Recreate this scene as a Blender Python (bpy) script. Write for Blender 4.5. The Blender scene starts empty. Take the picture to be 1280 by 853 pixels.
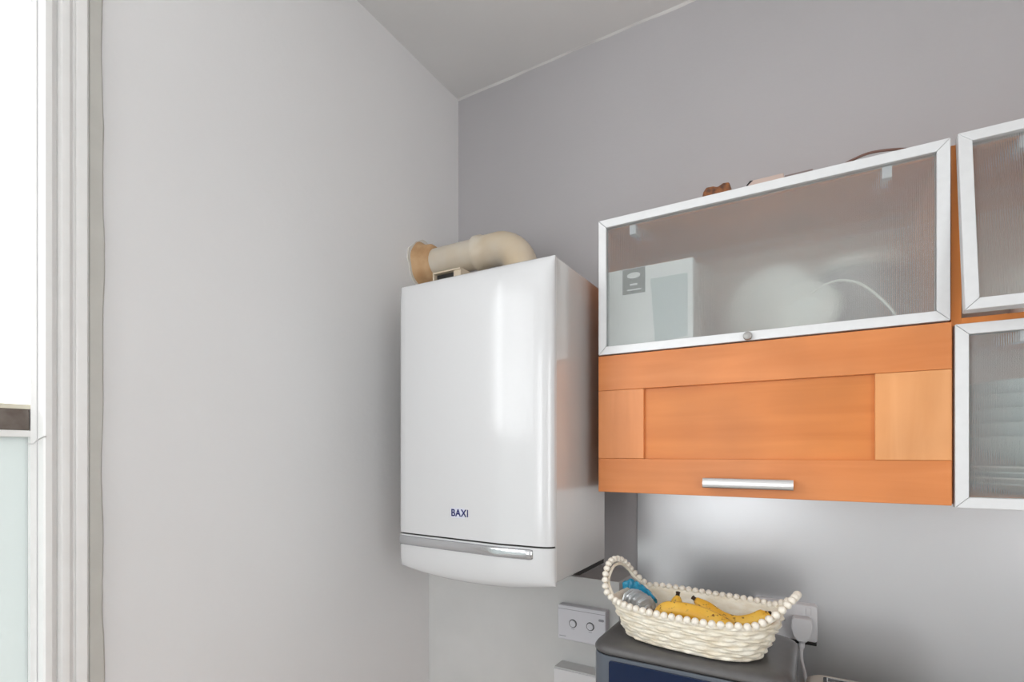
import bpy, bmesh, math, random
from mathutils import Vector, Matrix, Euler
random.seed(4)
R = math.radians
PI = math.pi
SC = bpy.context.scene
COL = SC.collection

# ------------------------------------------------------------------ camera
cam_d = bpy.data.cameras.new('camera')
cam_d.sensor_width = 36
cam_d.lens = 648 / 1280 * 36
cam_d.shift_y = 139.5 / 1280
cam_d.clip_start = 0.02
cam = bpy.data.objects.new('camera', cam_d)
cam.location = (1.222, -1.66, 1.6)
cam.rotation_euler = (R(90), 0, R(30.45))
COL.objects.link(cam)
SC.camera = cam

# ------------------------------------------------------------------ sky, daylight, exposure
SC.view_settings.view_transform = 'Standard'
SC.view_settings.look = 'None'
SC.view_settings.gamma = 1
SC.view_settings.use_curve_mapping = False
SC.view_settings.exposure = -0.38
w = bpy.data.worlds.new('sky')
SC.world = w
w.use_nodes = True
w.node_tree.nodes['Background'].inputs[0].default_value = (0.985, 0.99, 1.0, 1)
w.node_tree.nodes['Background'].inputs[1].default_value = 7.5


def portal(name, loc, rot, sx, sy):
    d = bpy.data.lights.new(name, 'AREA')
    d.shape = 'RECTANGLE'
    d.size = sx
    d.size_y = sy
    d.cycles.is_portal = True
    o = bpy.data.objects.new(name, d)
    o.location = loc
    o.rotation_euler = rot
    COL.objects.link(o)


RX, RY, RZ = 2.6, -3.7, 2.995        # room: x 0..RX, y RY..0, z 0..RZ
W1 = (-2.95, -1.283, 0.75, 2.75)     # window in the left wall (y0, y1, z0, z1)
W2 = (0.08, 0.98, 0.95, 2.5)         # unseen window in the front wall, placed for its light (x0, x1, z0, z1)
W3 = (-3.4, -1.85, 0.95, 2.4)         # unseen window in the right wall, placed for its light (y0, y1, z0, z1)
portal('daylight_left', (-0.16, (W1[0] + W1[1]) / 2, (W1[2] + W1[3]) / 2), (0, R(-90), 0), W1[3] - W1[2], W1[1] - W1[0])
portal('daylight_front', ((W2[0] + W2[1]) / 2, RY - 0.2, (W2[2] + W2[3]) / 2), (R(90), 0, 0), W2[1] - W2[0], W2[3] - W2[2])
portal('daylight_right', (RX + 0.2, (W3[0] + W3[1]) / 2, (W3[2] + W3[3]) / 2), (0, R(90), 0), W3[3] - W3[2], W3[1] - W3[0])

# ------------------------------------------------------------------ materials


def mat(name, color, rough=0.5, metal=0.0, noise=0.0, nscale=8, bump=0.0, bscale=60, coat=0.0, spec=0.5,
        color2=None, stretch=None, detail=4, emis=None):
    m = bpy.data.materials.new(name)
    m.use_nodes = True
    nt = m.node_tree
    b = nt.nodes['Principled BSDF']
    b.inputs['Base Color'].default_value = (*color, 1)
    b.inputs['Roughness'].default_value = rough
    b.inputs['Metallic'].default_value = metal
    b.inputs['Specular IOR Level'].default_value = spec
    b.inputs['Coat Weight'].default_value = coat
    b.inputs['Coat Roughness'].default_value = 0.12
    tc = nt.nodes.new('ShaderNodeTexCoord')
    mp = nt.nodes.new('ShaderNodeMapping')
    nt.links.new(tc.outputs['Object'], mp.inputs['Vector'])
    if stretch:
        mp.inputs['Scale'].default_value = stretch
    if noise or color2:
        n = nt.nodes.new('ShaderNodeTexNoise')
        n.inputs['Scale'].default_value = nscale
        n.inputs['Detail'].default_value = detail
        nt.links.new(mp.outputs[0], n.inputs['Vector'])
        cr = nt.nodes.new('ShaderNodeValToRGB')
        c2 = color2 or tuple(max(0, c * (1 - noise)) for c in color)
        cr.color_ramp.elements[0].position = 0.35
        cr.color_ramp.elements[1].position = 0.65
        cr.color_ramp.elements[0].color = (*c2, 1)
        cr.color_ramp.elements[1].color = (*color, 1)
        nt.links.new(n.outputs['Fac'], cr.inputs[0])
        nt.links.new(cr.outputs[0], b.inputs['Base Color'])
    if bump:
        n2 = nt.nodes.new('ShaderNodeTexNoise')
        n2.inputs['Scale'].default_value = bscale
        n2.inputs['Detail'].default_value = 3
        nt.links.new(mp.outputs[0], n2.inputs['Vector'])
        bp = nt.nodes.new('ShaderNodeBump')
        bp.inputs['Strength'].default_value = bump
        bp.inputs['Distance'].default_value = 0.002
        nt.links.new(n2.outputs['Fac'], bp.inputs['Height'])
        nt.links.new(bp.outputs[0], b.inputs['Normal'])
    return m


def glass_clear(name, tint=(1, 1, 1)):
    m = bpy.data.materials.new(name)
    m.use_nodes = True
    nt = m.node_tree
    nt.nodes.remove(nt.nodes['Principled BSDF'])
    out = nt.nodes['Material Output']
    t = nt.nodes.new('ShaderNodeBsdfTransparent')
    t.inputs[0].default_value = (*tint, 1)
    g = nt.nodes.new('ShaderNodeBsdfGlossy')
    g.inputs['Roughness'].default_value = 0.02
    lw = nt.nodes.new('ShaderNodeLayerWeight')
    lw.inputs[0].default_value = 0.5
    pw = nt.nodes.new('ShaderNodeMath')
    pw.operation = 'POWER'
    pw.inputs[1].default_value = 4
    f = nt.nodes.new('ShaderNodeMath')
    f.operation = 'MULTIPLY_ADD'
    f.inputs[1].default_value = 0.7
    f.inputs[2].default_value = 0.04
    nt.links.new(lw.outputs['Facing'], pw.inputs[0])
    nt.links.new(pw.outputs[0], f.inputs[0])
    mx = nt.nodes.new('ShaderNodeMixShader')
    nt.links.new(f.outputs[0], mx.inputs[0])
    nt.links.new(t.outputs[0], mx.inputs[1])
    nt.links.new(g.outputs[0], mx.inputs[2])
    nt.links.new(mx.outputs[0], out.inputs[0])
    return m


def glass_reeded(name):
    """frosted glass with fine vertical ribs: rough refraction, some milk, a soft sheen"""
    m = bpy.data.materials.new(name)
    m.use_nodes = True
    nt = m.node_tree
    nt.nodes.remove(nt.nodes['Principled BSDF'])
    out = nt.nodes['Material Output']
    tc = nt.nodes.new('ShaderNodeTexCoord')
    wv = nt.nodes.new('ShaderNodeTexWave')
    wv.bands_direction = 'X'
    wv.inputs['Scale'].default_value = 95
    nt.links.new(tc.outputs['Object'], wv.inputs['Vector'])
    nz = nt.nodes.new('ShaderNodeTexNoise')
    nz.inputs['Scale'].default_value = 260
    nt.links.new(tc.outputs['Object'], nz.inputs['Vector'])
    b1 = nt.nodes.new('ShaderNodeBump')
    b1.inputs['Strength'].default_value = 0.5
    b1.inputs['Distance'].default_value = 0.0016
    nt.links.new(wv.outputs['Fac'], b1.inputs['Height'])
    b2 = nt.nodes.new('ShaderNodeBump')
    b2.inputs['Strength'].default_value = 0.25
    b2.inputs['Distance'].default_value = 0.0004
    nt.links.new(nz.outputs['Fac'], b2.inputs['Height'])
    nt.links.new(b1.outputs[0], b2.inputs['Normal'])
    rf = nt.nodes.new('ShaderNodeBsdfRefraction')
    rf.inputs['Roughness'].default_value = 0.24
    rf.inputs['IOR'].default_value = 1.3
    rf.inputs['Color'].default_value = (0.95, 0.97, 0.96, 1)
    nt.links.new(b2.outputs[0], rf.inputs['Normal'])
    tp = nt.nodes.new('ShaderNodeBsdfTransparent')
    m1 = nt.nodes.new('ShaderNodeMixShader')
    m1.inputs[0].default_value = 0.3
    nt.links.new(rf.outputs[0], m1.inputs[1])
    nt.links.new(tp.outputs[0], m1.inputs[2])
    df = nt.nodes.new('ShaderNodeBsdfDiffuse')
    df.inputs[0].default_value = (0.55, 0.56, 0.55, 1)
    m2 = nt.nodes.new('ShaderNodeMixShader')
    m2.inputs[0].default_value = 0.13
    nt.links.new(m1.outputs[0], m2.inputs[1])
    nt.links.new(df.outputs[0], m2.inputs[2])
    gl = nt.nodes.new('ShaderNodeBsdfGlossy')
    gl.inputs['Roughness'].default_value = 0.3
    nt.links.new(b2.outputs[0], gl.inputs['Normal'])
    m3 = nt.nodes.new('ShaderNodeMixShader')
    m3.inputs[0].default_value = 0.07
    nt.links.new(m2.outputs[0], m3.inputs[1])
    nt.links.new(gl.outputs[0], m3.inputs[2])
    nt.links.new(m3.outputs[0], out.inputs[0])
    return m


def glass_frost(name):
    m = bpy.data.materials.new(name)
    m.use_nodes = True
    nt = m.node_tree
    nt.nodes.remove(nt.nodes['Principled BSDF'])
    out = nt.nodes['Material Output']
    tr = nt.nodes.new('ShaderNodeBsdfTranslucent')
    tr.inputs[0].default_value = (0.66, 0.69, 0.68, 1)
    df = nt.nodes.new('ShaderNodeBsdfDiffuse')
    df.inputs[0].default_value = (0.5, 0.53, 0.52, 1)
    mx = nt.nodes.new('ShaderNodeMixShader')
    mx.inputs[0].default_value = 0.5
    nt.links.new(tr.outputs[0], mx.inputs[1])
    nt.links.new(df.outputs[0], mx.inputs[2])
    gl = nt.nodes.new('ShaderNodeBsdfGlossy')
    gl.inputs['Roughness'].default_value = 0.25
    m2 = nt.nodes.new('ShaderNodeMixShader')
    m2.inputs[0].default_value = 0.05
    nt.links.new(mx.outputs[0], m2.inputs[1])
    nt.links.new(gl.outputs[0], m2.inputs[2])
    nt.links.new(m2.outputs[0], out.inputs[0])
    return m


def wood(name, c1, c2, axis='X', rough=0.35):
    m = bpy.data.materials.new(name)
    m.use_nodes = True
    nt = m.node_tree
    b = nt.nodes['Principled BSDF']
    b.inputs['Roughness'].default_value = rough
    b.inputs['Specular IOR Level'].default_value = 0.35
    b.inputs['Coat Weight'].default_value = 0.1
    b.inputs['Coat Roughness'].default_value = 0.3
    tc = nt.nodes.new('ShaderNodeTexCoord')
    mp = nt.nodes.new('ShaderNodeMapping')
    mp.inputs['Scale'].default_value = (1.2, 9, 14) if axis == 'X' else (14, 9, 1.2)
    nt.links.new(tc.outputs['Object'], mp.inputs['Vector'])
    n = nt.nodes.new('ShaderNodeTexNoise')
    n.inputs['Scale'].default_value = 2.2
    n.inputs['Detail'].default_value = 6
    n.inputs['Distortion'].default_value = 0.6
    nt.links.new(mp.outputs[0], n.inputs['Vector'])
    cr = nt.nodes.new('ShaderNodeValToRGB')
    cr.color_ramp.elements[0].position = 0.3
    cr.color_ramp.elements[1].position = 0.72
    cr.color_ramp.elements[0].color = (*c2, 1)
    cr.color_ramp.elements[1].color = (*c1, 1)
    nt.links.new(n.outputs['Fac'], cr.inputs[0])
    n3 = nt.nodes.new('ShaderNodeTexNoise')
    n3.inputs['Scale'].default_value = 7
    n3.inputs['Detail'].default_value = 1
    nt.links.new(tc.outputs['Object'], n3.inputs['Vector'])
    mr = nt.nodes.new('ShaderNodeMapRange')
    mr.inputs[1].default_value = 0.3
    mr.inputs[2].default_value = 0.7
    mr.inputs[3].default_value = 0.9
    mr.inputs[4].default_value = 1.08
    nt.links.new(n3.outputs['Fac'], mr.inputs[0])
    hs = nt.nodes.new('ShaderNodeHueSaturation')
    nt.links.new(cr.outputs[0], hs.inputs['Color'])
    nt.links.new(mr.outputs[0], hs.inputs['Value'])
    nt.links.new(hs.outputs[0], b.inputs['Base Color'])
    return m


M = {}
M['wall_left'] = mat('pale_grey_wall_paint', (0.82, 0.815, 0.82), 0.55, noise=0.03, nscale=1.6, bump=0.25, bscale=45)
M['wall_back'] = mat('violet_grey_wall_paint', (0.47, 0.455, 0.468), 0.6, noise=0.04, nscale=2.0, bump=0.25, bscale=45)
M['wall_room'] = mat('room_wall_paint', (0.78, 0.77, 0.76), 0.7)
M['ceiling'] = mat('ceiling_paint', (0.76, 0.755, 0.75), 0.7, noise=0.04, nscale=2, bump=0.2, bscale=30)
M['floor'] = mat('floor_vinyl', (0.62, 0.59, 0.55), 0.45, noise=0.1, nscale=4)
M['gloss_white'] = mat('white_gloss_paint', (0.9, 0.895, 0.885), 0.28, noise=0.03, nscale=20, bump=0.1, bscale=25)
M['trim_edge'] = mat('greyish_band_paint', (0.62, 0.61, 0.57), 0.5, noise=0.06, nscale=14, bump=0.3, bscale=30)
M['dado_paint'] = mat('satin_silver_splashback', (0.69, 0.705, 0.73), 0.3, metal=0.62, noise=0.03, nscale=2.5, bump=0.12, bscale=35)
M['box_paint'] = mat('white_boxing_paint', (0.68, 0.68, 0.675), 0.45, noise=0.05, nscale=6, bump=0.2, bscale=40)
M['boiler'] = mat('boiler_white_enamel', (0.66, 0.66, 0.67), 0.16, coat=0.3)
M['boiler_side'] = mat('boiler_white_casing', (0.68, 0.67, 0.66), 0.22, noise=0.03, nscale=5, coat=0.8, spec=0.9)
M['dark'] = mat('dark_gap', (0.03, 0.028, 0.026), 0.7)
M['chrome'] = mat('chrome', (0.62, 0.63, 0.65), 0.14, metal=1)
M['navy'] = mat('navy_print', (0.012, 0.014, 0.12), 0.4)
M['plate'] = mat('pale_lilac_badge', (0.66, 0.67, 0.76), 0.3)
M['flue'] = mat('aged_cream_plastic', (0.68, 0.62, 0.53), 0.34, color2=(0.62, 0.49, 0.33), nscale=5, detail=3)
M['collar'] = mat('tan_foam_sealant', (0.62, 0.40, 0.22), 0.75, color2=(0.50, 0.29, 0.14), nscale=18, bump=0.5, bscale=70)
M['filler'] = mat('rough_white_filler', (0.7, 0.67, 0.62), 0.85, bump=0.8, bscale=60)
M['alu'] = mat('brushed_aluminium', (0.74, 0.745, 0.755), 0.4, metal=0.2, noise=0.03, nscale=30, stretch=(2, 2, 2))
M['steel'] = mat('satin_steel', (0.66, 0.65, 0.65), 0.3, metal=0.9)
M['wood_h'] = wood('orange_maple_rail', (0.72, 0.26, 0.082), (0.63, 0.205, 0.056), 'X')
M['wood_v'] = wood('orange_maple_stile', (0.80, 0.375, 0.155), (0.72, 0.31, 0.11), 'Z')
M['wood_p'] = wood('orange_maple_panel', (0.69, 0.235, 0.056), (0.60, 0.185, 0.038), 'X')
M['wood_vl'] = wood('orange_maple_left_stile', (0.76, 0.295, 0.11), (0.66, 0.24, 0.078), 'Z')
M['carcass'] = wood('maple_carcass', (0.78, 0.28, 0.075), (0.68, 0.22, 0.05), 'Z', 0.4)
M['inner'] = mat('cabinet_lining', (0.80, 0.70, 0.62), 0.5)
M['reed'] = glass_reeded('frosted_reeded_glass')
M['clear'] = glass_clear('clear_glass', (0.97, 0.98, 0.98))
M['frost'] = glass_frost('frosted_window_glass')
M['cardboard'] = mat('white_carton', (0.85, 0.86, 0.86), 0.6)
M['grey_print'] = mat('grey_carton_label', (0.20, 0.21, 0.21), 0.5)
M['pale_print'] = mat('pale_blue_print', (0.58, 0.63, 0.64), 0.5)
M['china'] = mat('white_china', (0.86, 0.88, 0.84), 0.2)
M['blue_china'] = mat('pale_blue_china', (0.60, 0.72, 0.73), 0.25)
M['amber'] = mat('amber_wood', (0.27, 0.09, 0.02), 0.3, color2=(0.05, 0.015, 0.008), nscale=70)
M['pinkish'] = mat('beige_plastic', (0.50, 0.38, 0.33), 0.5)
M['taupe'] = mat('taupe_plastic', (0.22, 0.17, 0.16), 0.5)
M['cable_brown'] = mat('brown_cable', (0.16, 0.08, 0.06), 0.5)
M['device'] = mat('white_plastic', (0.74, 0.74, 0.79), 0.35)
M['grey_ring'] = mat('grey_plastic', (0.16, 0.16, 0.17), 0.45)
M['grey_mark'] = mat('grey_marking', (0.30, 0.30, 0.33), 0.5)
M['socket'] = mat('white_socket_plastic', (0.76, 0.76, 0.78), 0.3)
M['cord'] = mat('white_cord', (0.66, 0.66, 0.68), 0.45)
M['fryer'] = mat('graphite_plastic', (0.11, 0.105, 0.105), 0.36, noise=0.1, nscale=60)
M['fryer_front'] = mat('dark_slate_plastic', (0.10, 0.115, 0.14), 0.22)
M['screen'] = mat('navy_glossy_panel', (0.006, 0.016, 0.05), 0.12, spec=0.35)
M['wicker'] = mat('cream_wicker', (0.92, 0.87, 0.76), 0.7, color2=(0.80, 0.71, 0.56), nscale=30, stretch=(1, 1, 3), bump=0.5, bscale=160)
M['bead'] = mat('cream_wooden_bead', (0.92, 0.86, 0.76), 0.45, noise=0.08, nscale=60)
M['bead_cord'] = mat('natural_cord', (0.62, 0.52, 0.38), 0.8)
M['banana_tip'] = mat('dark_banana_tip', (0.035, 0.018, 0.01), 0.8)
M['blue_film'] = mat('blue_plastic_film', (0.01, 0.30, 0.50), 0.25, color2=(0.008, 0.19, 0.34), nscale=45, coat=0.4)
M['cream'] = mat('cream_enamel', (0.66, 0.61, 0.52), 0.3)
M['black'] = mat('black_plastic', (0.015, 0.015, 0.016), 0.4)
M['worktop'] = mat('worktop_laminate', (0.36, 0.34, 0.32), 0.4, noise=0.15, nscale=60)
M['rail_dark'] = mat('backlit_brown_wood', (0.10, 0.075, 0.06), 0.6, color2=(0.20, 0.17, 0.15), nscale=26)  # dark brown holds the rail's backlit shade in its colour


def banana_mat():
    m = bpy.data.materials.new('spotted_banana_skin')
    m.use_nodes = True
    nt = m.node_tree
    b = nt.nodes['Principled BSDF']
    b.inputs['Roughness'].default_value = 0.42
    tc = nt.nodes.new('ShaderNodeTexCoord')
    n = nt.nodes.new('ShaderNodeTexNoise')
    n.inputs['Scale'].default_value = 22
    n.inputs['Detail'].default_value = 2
    nt.links.new(tc.outputs['Object'], n.inputs['Vector'])
    cr = nt.nodes.new('ShaderNodeValToRGB')
    e = cr.color_ramp.elements
    e[0].position = 0.3
    e[0].color = (0.80, 0.40, 0.03, 1)
    e[1].position = 0.62
    e[1].color = (0.90, 0.56, 0.09, 1)
    nt.links.new(n.outputs['Fac'], cr.inputs[0])
    n2 = nt.nodes.new('ShaderNodeTexNoise')
    n2.inputs['Scale'].default_value = 95
    n2.inputs['Detail'].default_value = 3
    nt.links.new(tc.outputs['Object'], n2.inputs['Vector'])
    c2 = nt.nodes.new('ShaderNodeValToRGB')
    f = c2.color_ramp.elements
    f[0].position = 0.60
    f[0].color = (0, 0, 0, 1)
    f[1].position = 0.68
    f[1].color = (1, 1, 1, 1)
    nt.links.new(n2.outputs['Fac'], c2.inputs[0])
    mx = nt.nodes.new('ShaderNodeMixRGB')
    mx.inputs[2].default_value = (0.20, 0.08, 0.02, 1)
    nt.links.new(c2.outputs[0], mx.inputs[0])
    nt.links.new(cr.outputs[0], mx.inputs[1])
    nt.links.new(mx.outputs[0], b.inputs['Base Color'])
    return m


M['banana'] = banana_mat()


def film_mat():
    m = bpy.data.materials.new('clear_crinkled_film')
    m.use_nodes = True
    nt = m.node_tree
    nt.nodes.remove(nt.nodes['Principled BSDF'])
    out = nt.nodes['Material Output']
    t = nt.nodes.new('ShaderNodeBsdfTransparent')
    t.inputs[0].default_value = (0.86, 0.9, 0.92, 1)
    g = nt.nodes.new('ShaderNodeBsdfGlossy')
    g.inputs['Roughness'].default_value = 0.12
    d = nt.nodes.new('ShaderNodeBsdfDiffuse')
    d.inputs[0].default_value = (0.72, 0.76, 0.79, 1)
    m1 = nt.nodes.new('ShaderNodeMixShader')
    m1.inputs[0].default_value = 0.45
    nt.links.new(t.outputs[0], m1.inputs[1])
    nt.links.new(d.outputs[0], m1.inputs[2])
    m2 = nt.nodes.new('ShaderNodeMixShader')
    m2.inputs[0].default_value = 0.25
    nt.links.new(m1.outputs[0], m2.inputs[1])
    nt.links.new(g.outputs[0], m2.inputs[2])
    nt.links.new(m2.outputs[0], out.inputs[0])
    return m


M['film'] = film_mat()

# ------------------------------------------------------------------ mesh helpers (all coordinates are world metres)


def origin(p):
    v = Vector((0, 0, 0))
    while p is not None:
        v += p.location
        p = p.parent
    return v


def obj(name, bm, material, parent=None, smooth=False, bevel=0.0, loc=None, seg=2, angle=40):
    """link a bmesh in world coordinates as ONE mesh object"""
    base = origin(parent) + (Vector(loc) if loc else Vector((0, 0, 0)))
    if bevel:
        bmesh.ops.remove_doubles(bm, verts=bm.verts, dist=1e-5)
    bmesh.ops.translate(bm, verts=bm.verts, vec=-base)
    bmesh.ops.recalc_face_normals(bm, faces=bm.faces)
    me = bpy.data.meshes.new(name)
    bm.to_mesh(me)
    bm.free()
    me.materials.append(material)
    o = bpy.data.objects.new(name, me)
    COL.objects.link(o)
    if parent:
        o.parent = parent
    if loc:
        o.location = loc
    if bevel:
        md = o.modifiers.new('bevel', 'BEVEL')
        md.width = bevel
        md.segments = seg
        md.limit_method = 'ANGLE'
        md.angle_limit = R(35)
        md.harden_normals = False
    if smooth:
        for p in me.polygons:
            p.use_smooth = True
        if angle < 180:
            me.set_sharp_from_angle(angle=R(angle))
    return o


def tag(o, label=None, cat=None, group=None, kind=None):
    if label:
        o['label'] = label
    if cat:
        o['category'] = cat
    if group:
        o['group'] = group
    if kind:
        o['kind'] = kind
    return o


def thing(name, label, cat, loc, group=None):
    o = bpy.data.objects.new(name, None)
    o.empty_display_size = 0.05
    o.location = loc
    COL.objects.link(o)
    return tag(o, label, cat, group)


def box(bm, x0, x1, y0, y1, z0, z1):
    vs = [bm.verts.new((x, y, z)) for x in (x0, x1) for y in (y0, y1) for z in (z0, z1)]
    for f in ((0, 1, 3, 2), (4, 6, 7, 5), (0, 4, 5, 1), (2, 3, 7, 6), (0, 2, 6, 4), (1, 5, 7, 3)):
        bm.faces.new([vs[i] for i in f])
    return vs


def B(*a):
    bm = bmesh.new()
    box(bm, *a)
    return bm


def prism(bm, pts, axis, a, b):
    """extrude a 2D outline between a and b along an axis"""
    def mk(p, t):
        return {'x': (t, p[0], p[1]), 'y': (p[0], t, p[1]), 'z': (p[0], p[1], t)}[axis]
    A = [bm.verts.new(mk(p, a)) for p in pts]
    C = [bm.verts.new(mk(p, b)) for p in pts]
    bm.faces.new(A)
    bm.faces.new(C[::-1])
    n = len(pts)
    for i in range(n):
        bm.faces.new((A[i], A[(i + 1) % n], C[(i + 1) % n], C[i]))
    return bm


def cr(pts, n=8, closed=False):
    """Catmull-Rom through the points"""
    P = [Vector(p) for p in pts]
    out = []
    N = len(P)
    rng = range(N) if closed else range(N - 1)
    for i in rng:
        p0 = P[(i - 1) % N] if (closed or i > 0) else P[0] * 2 - P[1]
        p1 = P[i]
        p2 = P[(i + 1) % N]
        p3 = P[(i + 2) % N] if (closed or i + 2 < N) else P[-1] * 2 - P[-2]
        for k in range(n):
            t = k / n
            out.append(0.5 * ((2 * p1) + (-p0 + p2) * t + (2 * p0 - 5 * p1 + 4 * p2 - p3) * t * t
                              + (-p0 + 3 * p1 - 3 * p2 + p3) * t ** 3))
    if not closed:
        out.append(P[-1])
    return out


def tube(bm, path, rad, seg=16, closed=False, cap=True, shape=None):
    """sweep a ring along a path; rad is a number or a list"""
    n = len(path)
    path = [Vector(p) for p in path]
    rr = rad if isinstance(rad, (list, tuple)) else [rad] * n
    rings = []
    up = None
    for i, p in enumerate(path):
        if closed:
            t = (path[(i + 1) % n] - path[i - 1]).normalized()
        else:
            t = (path[min(i + 1, n - 1)] - path[max(i - 1, 0)]).normalized()
        if up is None:
            up = Vector((0, 0, 1)) if abs(t.z) < 0.9 else Vector((0, 1, 0))
        u = (up - t * up.dot(t)).normalized()
        v = t.cross(u)
        up = u
        ring = []
        for k in range(seg):
            a = 2 * PI * k / seg
            s = shape(a) if shape else 1
            ring.append(bm.verts.new(p + (u * math.cos(a) + v * math.sin(a)) * rr[i] * s))
        rings.append(ring)
    m = n if closed else n - 1
    for i in range(m):
        a, b = rings[i], rings[(i + 1) % n]
        for k in range(seg):
            bm.faces.new((a[k], a[(k + 1) % seg], b[(k + 1) % seg], b[k]))
    if cap and not closed:
        bm.faces.new(rings[0][::-1])
        bm.faces.new(rings[-1])
    return bm


def lathe(bm, prof, seg=40, mtx=None):
    """spin (r, h) about local z"""
    rings = []
    for r, h in prof:
        if r < 1e-6:
            rings.append([bm.verts.new((0, 0, h))])
        else:
            rings.append([bm.verts.new((r * math.cos(2 * PI * k / seg), r * math.sin(2 * PI * k / seg), h)) for k in range(seg)])
    for a, b in zip(rings, rings[1:]):
        for k in range(seg):
            q = (k + 1) % seg
            if len(a) == 1 and len(b) == 1:
                continue
            if len(a) == 1:
                bm.faces.new((a[0], b[k], b[q]))
            elif len(b) == 1:
                bm.faces.new((a[k], a[q], b[0]))
            else:
                bm.faces.new((a[k], a[q], b[q], b[k]))
    if mtx is not None:
        bmesh.ops.transform(bm, matrix=mtx, verts=bm.verts)
    return bm


def rrect(x0, x1, y0, y1, r, n=6):
    pts = []
    for cx, cy, a0 in ((x1 - r, y1 - r, 0), (x0 + r, y1 - r, 90), (x0 + r, y0 + r, 180), (x1 - r, y0 + r, 270)):
        for k in range(n + 1):
            a = R(a0 + 90 * k / n)
            pts.append((cx + r * math.cos(a), cy + r * math.sin(a)))
    return pts


def text_mesh(body, size, depth, mtx):
    cu = bpy.data.curves.new('lettering', 'FONT')
    cu.body = body
    cu.size = size
    cu.extrude = depth
    cu.offset = size * 0.018
    cu.space_character = 1.08
    cu.align_x = 'CENTER'
    cu.align_y = 'CENTER'
    o = bpy.data.objects.new('lettering_source', cu)
    COL.objects.link(o)
    dg = bpy.context.evaluated_depsgraph_get()
    me = bpy.data.meshes.new_from_object(o.evaluated_get(dg))
    bm = bmesh.new()
    bm.from_mesh(me)
    bpy.data.objects.remove(o)
    bpy.data.curves.remove(cu)
    bpy.data.meshes.remove(me)
    bmesh.ops.transform(bm, matrix=mtx, verts=bm.verts)
    return bm


def wall_with_hole(name, axis, p0, p1, a0, a1, z0, z1, hole, material):
    """wall slab with a window opening; axis 'x' = slab runs along y at x p0..p1"""
    bm = bmesh.new()
    h0, h1, g0, g1 = hole
    for (u0, u1, v0, v1) in ((a0, h0, z0, z1), (h1, a1, z0, z1), (h0, h1, z0, g0), (h0, h1, g1, z1)):
        if axis == 'x':
            box(bm, p0, p1, u0, u1, v0, v1)
        else:
            box(bm, u0, u1, p0, p1, v0, v1)
    return tag(obj(name, bm, material), kind='structure')


# ------------------------------------------------------------------ room shell
T = 0.2
wall_with_hole('wall_left', 'x', -T, 0, RY - T, T, 0, RZ, W1, M['wall_left'])
wall_with_hole('wall_front', 'y', RY - T, RY, -T, RX + T, 0, RZ, W2, M['wall_room'])
wall_with_hole('wall_right', 'x', RX, RX + T, RY - T, T, 0, RZ, W3, M['wall_room'])
tag(obj('wall_back', B(-T, RX + T, 0, T, 0, RZ), M['wall_back']), kind='structure')
tag(obj('floor', B(-T, RX + T, RY - T, T, -0.1, 0), M['floor']), kind='structure')
tag(obj('ceiling', B(-T, RX + T, RY - T, T, RZ, RZ + 0.1), M['ceiling']), kind='structure')

# satin silver splashback sheet below the cabinets
tag(obj('wall_lower_panel', B(0.72, RX, -0.006, 0, 0.92, 1.60), M['dado_paint'], bevel=0.001), kind='structure')

# ragged bead of ceiling paint and caulk where the ceiling meets the back wall
bm = bmesh.new()
N = 150
prev = None
for i in range(N + 1):
    x = 0.0 + 2.4 * i / N
    d = 0.004 + 0.0018 * math.sin(x * 9) + 0.0012 * math.sin(x * 31 + 1) + random.uniform(-0.0005, 0.0005)
    ring = [bm.verts.new(q) for q in ((x, 0, RZ), (x, -0.006, RZ), (x, -0.003, RZ - d * 0.7), (x, 0, RZ - d))]
    if prev:
        for k in range(3):
            bm.faces.new((prev[k], prev[k + 1], ring[k + 1], ring[k]))
    prev = ring
tag(obj('trim_1', bm, mat('ceiling_caulk', (0.66, 0.65, 0.64), 0.6), smooth=True), kind='structure')

# white boxing that hides the pipes below the boiler
tag(obj('trim_2', B(0, 0.72, -0.182, 0, 0.0, 1.2175), M['box_paint'], bevel=0.002), kind='structure')

# ------------------------------------------------------------------ sash window and its moulded architrave (left wall)
y0, y1, z0, z1 = W1
bm = bmesh.new()
# outline across the moulding: (y, x-out)
prof = [(-1.2830, 0.0), (-1.2830, 0.032), (-1.2800, 0.0365), (-1.2710, 0.0365), (-1.2655, 0.031), (-1.2620, 0.0245),
        (-1.2600, 0.0180), (-1.2585, 0.0245), (-1.2550, 0.031), (-1.2500, 0.033), (-1.2440, 0.0315), (-1.2395, 0.026),
        (-1.2370, 0.0165), (-1.2335, 0.0165), (-1.2325, 0.024), (-1.2290, 0.0265), (-1.2160, 0.0265), (-1.2110, 0.018), (-1.2105, 0.0)]
YC = (y0 + y1) / 2
HW = (y1 - y0) / 2


def ring_at(o, x, cz0, cz1):
    return [(x, YC - HW - o, cz0 - o), (x, YC + HW + o, cz0 - o), (x, YC + HW + o, cz1 + o), (x, YC - HW - o, cz1 + o)]


rings = []
for (yy, xo) in prof:
    xo *= 0.62
    rings.append([bm.verts.new(q) for q in ring_at(yy - y1, xo, z0, z1)])
for a, b in zip(rings, rings[1:]):
    for k in range(4):
        bm.faces.new((a[k], a[(k + 1) % 4], b[(k + 1) % 4], b[k]))
tag(obj('trim_3', bm, M['gloss_white'], smooth=True, angle=28), kind='structure')

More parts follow.
